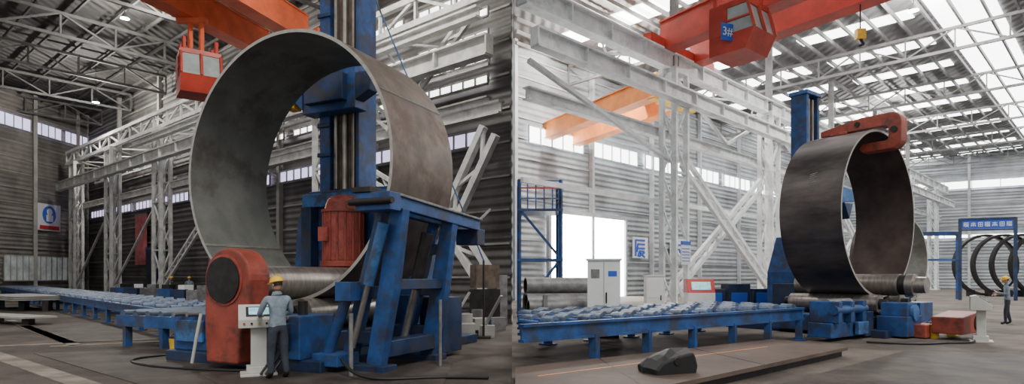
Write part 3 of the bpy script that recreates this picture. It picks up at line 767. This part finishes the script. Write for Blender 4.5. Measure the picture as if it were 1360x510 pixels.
for d, kd in ((27.9, 0), (34.2, 1)):
    b = B(); c = RW(d, 3.4, .35)
    b.beam(c+EZ*.95, c+wd*2.4+EZ*.95, .06, 1.9, SIGNW); glyph(b, c+wd*.2, wd, EZ, wn_, 1.8, SIGNB, kd)
    b.obj('wall_slogan_sign')
b = B(); c = RR(12.3, -.72, 2.4); b.beam(c+EZ*.65, c+wd*1.0+EZ*.65, .05, 1.3, SIGNW)
b.beam(c+EZ*1.2-Vector((0, .03, 0)), c+wd*1.0+EZ*1.2-Vector((0, .03, 0)), .05, .2, SIGNB)
for i in range(5): b.beam(c+wd*.1+EZ*(.2+.17*i)-Vector((0, .03, 0)), c+wd*.9+EZ*(.2+.17*i)-Vector((0, .03, 0)), .05, .04, SIGNB)
b.obj('notice_board')
b = B()
PA = Vector((33.1, 44.5, 0)); PB = Vector((36.2, 43.3, 0))
for P in (PA, PB): b.beam(P, P+EZ*6.0, .22, .22, BLUED)
b.beam(PA+EZ*5.95, PB+EZ*5.95, .2, .15, BLUED); b.beam(PA+EZ*5.15, PB+EZ*5.15, .15, .1, BLUED)
b.beam(PA+EZ*5.55, PB+EZ*5.55, .06, .65, SIGNB)
ex = (PB-PA).normalized()
for i in range(7): glyph(b, PA+Vector((0, -.08, 5.36))+ex*(.15+.43*i), ex, EZ, Vector((-.1, -.3, 0)), .36, SIGNW, i)
b.obj('banner_gantry')
b = B()
for y in (46, 47.5): b.beam((28, y, 0), (28, y, 5), .2, .2, BLUE)
b.beam((28, 46, 5), (34, 46, 5), .25, .3, BLUE); b.beam((34, 46, 0), (34, 46, 5), .2, .2, BLUE); b.beam((28, 46, 3), (34, 46, 3), .15, .15, BLUEL)
b.obj('welding_gantry')
b = B(); x = -50.45
b.box6(x-.05, x+.0, 64.0, 67.3, 6.7, 9.6, SIGNW)
def disc(y, z, r, m, e):
    b.cyl((x+.02+e, y, z), (x+.05+e, y, z), r, m, 28)
disc(65.65, 8.45, .95, SIGNB, 0); disc(65.65, 8.75, .38, SIGNW, .03)
b.box6(x+.05, x+.1, 65.2, 66.1, 7.7, 8.4, SIGNW); b.box6(x+.05, x+.1, 64.3, 67.0, 6.85, 7.25, SIGNR)
b.obj('safety_poster')
b = B(); P0 = LR(50, 3.6, 5.4); P1 = LR(53, 3.6, 5.4); b.beam(P0, P1, .06, 5.0, BANNER); b.beam(P0+EZ*2.55, P1+EZ*2.55, .12, .12, GIRT)
b.obj('red_door_curtain')
b = B(); P0 = LR(46, 3.2, 2.2); P1 = LR(48.6, 3.2, 2.2); b.beam(P0, P1, .3, 4.4, BLUED); b.beam(P0+EZ*2.2, P1+EZ*2.2, .4, .2, BLUEL)
b.obj('blue_storage_locker')
b = B()
for i in range(3):
    b.prism([(-30+.2*i, 33, .55+.08*i), (-24.5, 29.6, .55+.08*i), (-22.5, 31.0, .55+.08*i), (-28, 35, .55+.08*i)], (0, 0, .05), PLATEG)
for p in ((-28.6, 33.6), (-25.6, 31.6), (-23.6, 30.6)): b.box((p[0], p[1], .27), (.25, 1.2, .54), DARK, .5)
b.obj('steel_plate_stack')
b = B()
b.prism([(-20.5, 22.6, .25), (-17.2, 21.2, .25), (-16.6, 22.0, .25), (-20.0, 23.6, .25)], (0, 0, .06), PLATEG)
b.box((-19.6, 22.9, .12), (.2, .9, .25), DARK, .4); b.box((-17.5, 21.8, .12), (.2, .7, .25), DARK, .4)
b.obj('steel_plate_stack')
def bucket(loc, m, r=.15, h=.32):
    b = B(); b.cyl((0, 0, 0), (0, 0, h), r*.82, m, 24, r2=r); b.cyl((0, 0, h), (0, 0, h+.02), r*1.05, DARK, 24); b.cyl((-r, 0, h), (0, 0, h+.14), .008, DARK, 6); b.cyl((0, 0, h+.14), (r, 0, h), .008, DARK, 6)
    b.obj('paint_bucket', loc=loc)
bucket((-7.75, 13.9, .012), YELP); bucket((-7.35, 13.7, .012), SIGNR, .12, .26)
bucket((12.2, 17.5, 0), SIGNR, .17, .4); bucket((11.9, 17.0, 0), YELP, .14, .36); bucket((13.0, 17.8, 0), YELP, .16, .36)
def hose(name, pts, r, m):
    cu = bpy.data.curves.new(name, 'CURVE'); cu.dimensions = '3D'; cu.bevel_depth = r; cu.bevel_resolution = 2
    sp = cu.splines.new('NURBS'); sp.points.add(len(pts)-1)
    for i, p in enumerate(pts): sp.points[i].co = (*p, 1)
    sp.use_endpoint_u = True; sp.order_u = 4; cu.materials.append(m)
    o = bpy.data.objects.new(name, cu); COL.objects.link(o)
hose('power_cable', [(-7.5, 13.2, .03), (-8.2, 12.6, .03), (-7.2, 11.6, .03), (-6.0, 11.2, .03), (-4.9, 10.9, .03), (-4.6, 10.9, .06)], .025, BLACK)
hose('power_cable', [(12.4, 16.2, .05), (12.0, 15.4, .03), (11.2, 15.9, .03), (10.4, 15.0, .03), (9.3, 15.8, .03)], .025, BLACK)
hose('power_cable', [(-3.0, 10.6, .3), (-2.7, 10.1, .05), (-2.0, 9.9, .03), (-1.2, 10.4, .03), (-.4, 10.2, .03)], .03, BLACK)
b = B()
for i in range(16):
    x = random.uniform(-1.9, -.4); y = random.uniform(16.5, 19.5); h = random.uniform(.15, .7)
    p = Vector((x, y, h/2)); b.box(p, (random.uniform(.2, .7), random.uniform(.2, .6), h), random.choice([GREY, DARK, BLUED, PLATEG]), random.uniform(0, 3))
b.beam((-1.9, 16.6, .1), (-1.2, 17, 1.3), .1, .04, PLATEG); b.beam((-.9, 17.5, .1), (-.3, 17.1, 1.2), .12, .04, PLATEG)
b.obj('scrap_pile')
b = B()
b.box((-.95, 21, 1.75), (.9, .5, .8), RAIL, .5); b.box((-.95, 21, .65), (.9, .6, 1.3), DARK, .5); b.box((-.4, 21.5, .9), (.4, .4, 1.8), GREY, .2)
b.obj('welding_rectifier')
b = B()
for i in range(9):
    x = -11.5-i*1.9; y = 28.5+i*1.6; b.box((x, y, .5), (1.2, .8, 1.0), [GREY, BLUED, BLUE][i % 3], .4*i); b.box((x+.2, y, 1.1), (.6, .5, .3), [GREY, SIGNW, DARK][i % 3], .3*i)
b.obj('workbench_row')

# ------------------------------------------------------------------ people
def worker(loc, rz, hands, look=0, tilt=0, legs=((-.1, .0, .0), (.1, .0, .0)), lean=.03, shirt=SHIRT, trous=TROUS, sc=1.0):
    root = empty('worker', loc, rz); root.scale = (sc, sc, sc)
    V = []; E = []; R = []
    def v(p, r, par=None):
        V.append(p); R.append(r if isinstance(r, tuple) else (r, r))
        if par is not None: E.append((par, len(V)-1))
        return len(V)-1
    pel = v((0, 0, .96), (.155, .11)); sp1 = v((0, lean*.4, 1.12), (.14, .10), pel); ch = v((0, lean, 1.32), (.165, .115), sp1)
    nb = v((0, lean+.005, 1.455), (.075, .07), ch); nk = v((0, lean+.02, 1.54), (.052, .055), nb)
    HJ = []
    for sx, (hx, hy, hz, ex, ey, ez) in zip((-1, 1), hands):
        sh = v((sx*.185, lean, 1.405), (.068, .068), ch)
        el = v((ex, ey, ez), (.048, .048), sh); 
        H = Vector((hx, hy, hz)); Ev = Vector((ex, ey, ez)); d = (H-Ev).normalized()
        cuff = v(tuple(H-d*.02), (.040, .036), el); pm = v(tuple(H+d*.045), (.036, .022), cuff); pe = v(tuple(H+d*.085), (.036, .018), pm)
        HJ.append((H, d, sx))
    for sx, (fx, fy, kn) in zip((-1, 1), legs):
        hp = v((sx*.09, 0, .87), (.095, .10), pel); kne = v((sx*.095+fx*.4, .03+fy*.5+kn, .49), (.068, .07), hp)
        an = v((sx*.1+fx, fy-.02, .10), (.05, .052), kne); to_ = v((sx*.11+fx, fy+.13, .045), (.045, .038), an)
    me = bpy.data.meshes.new('body'); me.from_pydata(V, E, [])
    o = bpy.data.objects.new('body', me); COL.objects.link(o)
    sk = o.modifiers.new('s', 'SKIN'); sk.branch_smoothing = .6
    for i, dd in enumerate(me.skin_vertices[0].data): dd.radius = R[i]; dd.use_root = (i == 0)
    ss = o.modifiers.new('u', 'SUBSURF'); ss.levels = 2; ss.render_levels = 2
    dg = bpy.context.evaluated_depsgraph_get(); dg.update()
    nm = bpy.data.meshes.new_from_object(o.evaluated_get(dg)); o.modifiers.clear(); o.data = nm
    for m in (shirt, trous, BOOT, SKIN): nm.materials.append(m)
    for p in nm.polygons:
        c = p.center; k = 0; p.use_smooth = True
        if c.z < .93: k = 1
        if c.z < .13: k = 2
        if c.z > 1.475 and abs(c.x) < .1: k = 3
        for H, d, sx in HJ:
            if (c-H).dot(d) > -.01 and (c-H).length < .16: k = 3
        p.material_index = k
    zmin = min(q.co.z for q in nm.vertices)
    o.parent = root; o.location.z = -zmin
    b = B(); z0 = -zmin
    for H, d, sx in HJ:
        H = H+Vector((0, 0, z0)); side = d.cross(Vector((0, 0, 1))).normalized(); dn = side.cross(d).normalized()
        if dn.z > 0: dn = -dn
        for j, (off, ln) in enumerate(((-.028, .068), (-.009, .078), (.010, .074), (.028, .058))):
            a = H+d*.095+side*off; m1 = a+d*(ln*.5)+dn*.012; e1 = m1+d*(ln*.35)+dn*(ln*.35); 
            b.cyl(a-d*.02, m1, .0095, SKIN, 8, r2=.0085); b.sphere(m1, .0088, SKIN, 8, 6); b.cyl(m1, e1, .0085, SKIN, 8, r2=.007); b.sphere(e1, .0072, SKIN, 8, 6)
        a = H+d*.035-side*(sx*.028); m1 = a-side*(sx*.03)+d*.03+dn*.012; e1 = m1+d*.03+dn*.01
        b.cyl(a, m1, .012, SKIN, 8, r2=.010); b.sphere(m1, .0105, SKIN, 8, 6); b.cyl(m1, e1, .010, SKIN, 8, r2=.008); b.sphere(e1, .0082, SKIN, 8, 6)
        b.cyl(H-d*.045, H-d*.005, .047, shirt, 16, r2=.045)
    b.cyl((0, lean, 1.45+z0), (0, lean+.01, 1.505+z0), .082, shirt, 20, r2=.068, caps=False)
    b.obj('hands_and_cuffs', root)
    hd = empty('head', (0, lean+.03, 1.625+z0)); hd.parent = root; hd.rotation_euler = (tilt, 0, look)
    b = B(); nu, nv = 28, 18; vs = []
    for j in range(nv+1):
        ph = pi*j/nv
        for i in range(nu):
            th = 2*pi*i/nu; x = .076*sin(ph)*cos(th); y = .095*sin(ph)*sin(th); z = .118*cos(ph)
            if z < 0: x *= 1-.35*(-z/.118)**1.5; y = y*(1-.12*(-z/.118)) + .012*(-z/.118)
            if y > .06 and abs(x) < .016 and -.035 < z < .02: y += .018*(1-abs(x)/.016)*(1-(z+.035)/.07)
            if y > .06 and .008 < z < .03 and .012 < abs(x) < .045: y -= .006
            vs.append((x, y, z))
    b.add(vs, [(j*nu+i, (j+1)*nu+i, (j+1)*nu+(i+1) % nu, j*nu+(i+1) % nu) for j in range(nv) for i in range(nu)], SKIN, True)
    for sx in (-1, 1):
        b.sphere((sx*.03, .080, .012), .011, SIGNW, 10, 8); b.sphere((sx*.03, .0885, .012), .005, EYE, 8, 6)
        b.sphere((sx*.078, .0, .0), (.010, .022, .032), SKIN, 10, 8); b.box((sx*.03, .088, .032), (.032, .006, .006), HAIR)
    b.prism([(0, .088, .02), (-.013, .09, -.022), (.013, .09, -.022)], (0, .018, -.004), SKIN)
    b.sphere((0, .090, -.050), (.024, .006, .007), LIP, 12, 6)
    b.obj('face', hd)
    b = B(); b.sphere((0, -.012, .012), (.081, .094, .115), HAIR, 24, 10, 0, .62)
    b.v = [(x, min(y, .03) if z < .06 else y, z) for x, y, z in b.v]
    b.obj('hair', hd)
    b = B(); b.sphere((0, -.005, .042), (.110, .130, .115), YEL, 28, 10, 0, .5)
    b.sphere((0, .02, .042), (.122, .158, .014), YEL, 28, 6); b.box((0, -.005, .155), (.02, .18, .012), YEL)
    b.obj('hard_hat', hd)
    return root
worker((-4.0, 10.3, .0), radians(42), ((-.17, .40, 1.10, -.26, .14, 1.13), (.14, .38, 1.10, .27, .10, 1.13)), look=radians(18), tilt=radians(-14), legs=((-.02, .03, 0), (.03, -.03, 0)))
worker((18.1, 22.0, 0), radians(62), ((-.16, .30, 1.16, -.25, .04, 1.12), (.10, .31, 1.10, .27, .0, 1.10)), look=radians(10), tilt=radians(-18), legs=((-.01, .10, .0), (.02, -.09, 0)))
worker((-22.5, 42, 0), radians(200), ((-.27, .06, .86, -.26, -.02, 1.12), (.27, .06, .86, .26, -.02, 1.12)))
worker((-23.7, 42, 0), radians(120), ((-.16, .30, 1.1, -.25, .04, 1.12), (.27, .06, .86, .26, -.02, 1.12)), shirt=TROUS)

# ------------------------------------------------------------------ lamps
def hibay(x, y, z, zc, pw):
    b = B(); b.cyl((0, 0, .15), (0, 0, .5), .28, GREY, 20, r2=.1); b.cyl((0, 0, .12), (0, 0, .15), .27, LAMP, 20); b.cyl((0, 0, .5), (0, 0, zc-z), .02, DARK, 6)
    o = b.obj('high_bay_lamp', loc=(x, y, z))
    l = bpy.data.lights.new('lamp_light', 'POINT'); l.energy = pw; l.shadow_soft_size = .25; l.color = (1, .97, .92)
    lo = bpy.data.objects.new('lamp_light', l); COL.objects.link(lo); lo.parent = o; lo.location = (0, 0, -.25)
hibay(-27.0, 42, 19.6, 20.8, 1800); hibay(-21.5, 38, 19.6, 20.8, 1500); hibay(-38, 55, 17.5, 20.8, 4200)
hibay(-8, 24, 17, 20.8, 3600)
hibay(6, 40, 17, 18.9, 6000); hibay(38, 60, 17, 18.9, 5000); hibay(24, 36, 17.5, 18.9, 3500)

w = bpy.data.worlds.new('world'); scn.world = w; w.use_nodes = True
bg = w.node_tree.nodes['Background']; bg.inputs[0].default_value = (.98, .99, 1, 1); bg.inputs[1].default_value = .82
s = bpy.data.lights.new('sun', 'SUN'); s.energy = 1.9; s.angle = radians(20); s.color = (1, .95, .88)
so = bpy.data.objects.new('sun', s); COL.objects.link(so); so.rotation_euler = (radians(36), radians(16), 0)

c = bpy.data.cameras.new('camera'); c.sensor_width = 36; c.lens = 36*800/1360; c.shift_y = 112/1360; c.clip_end = 400
co = bpy.data.objects.new('camera', c); COL.objects.link(co); co.location = (0, 0, 1.75); co.rotation_euler = (radians(90), 0, 0)
scn.camera = co
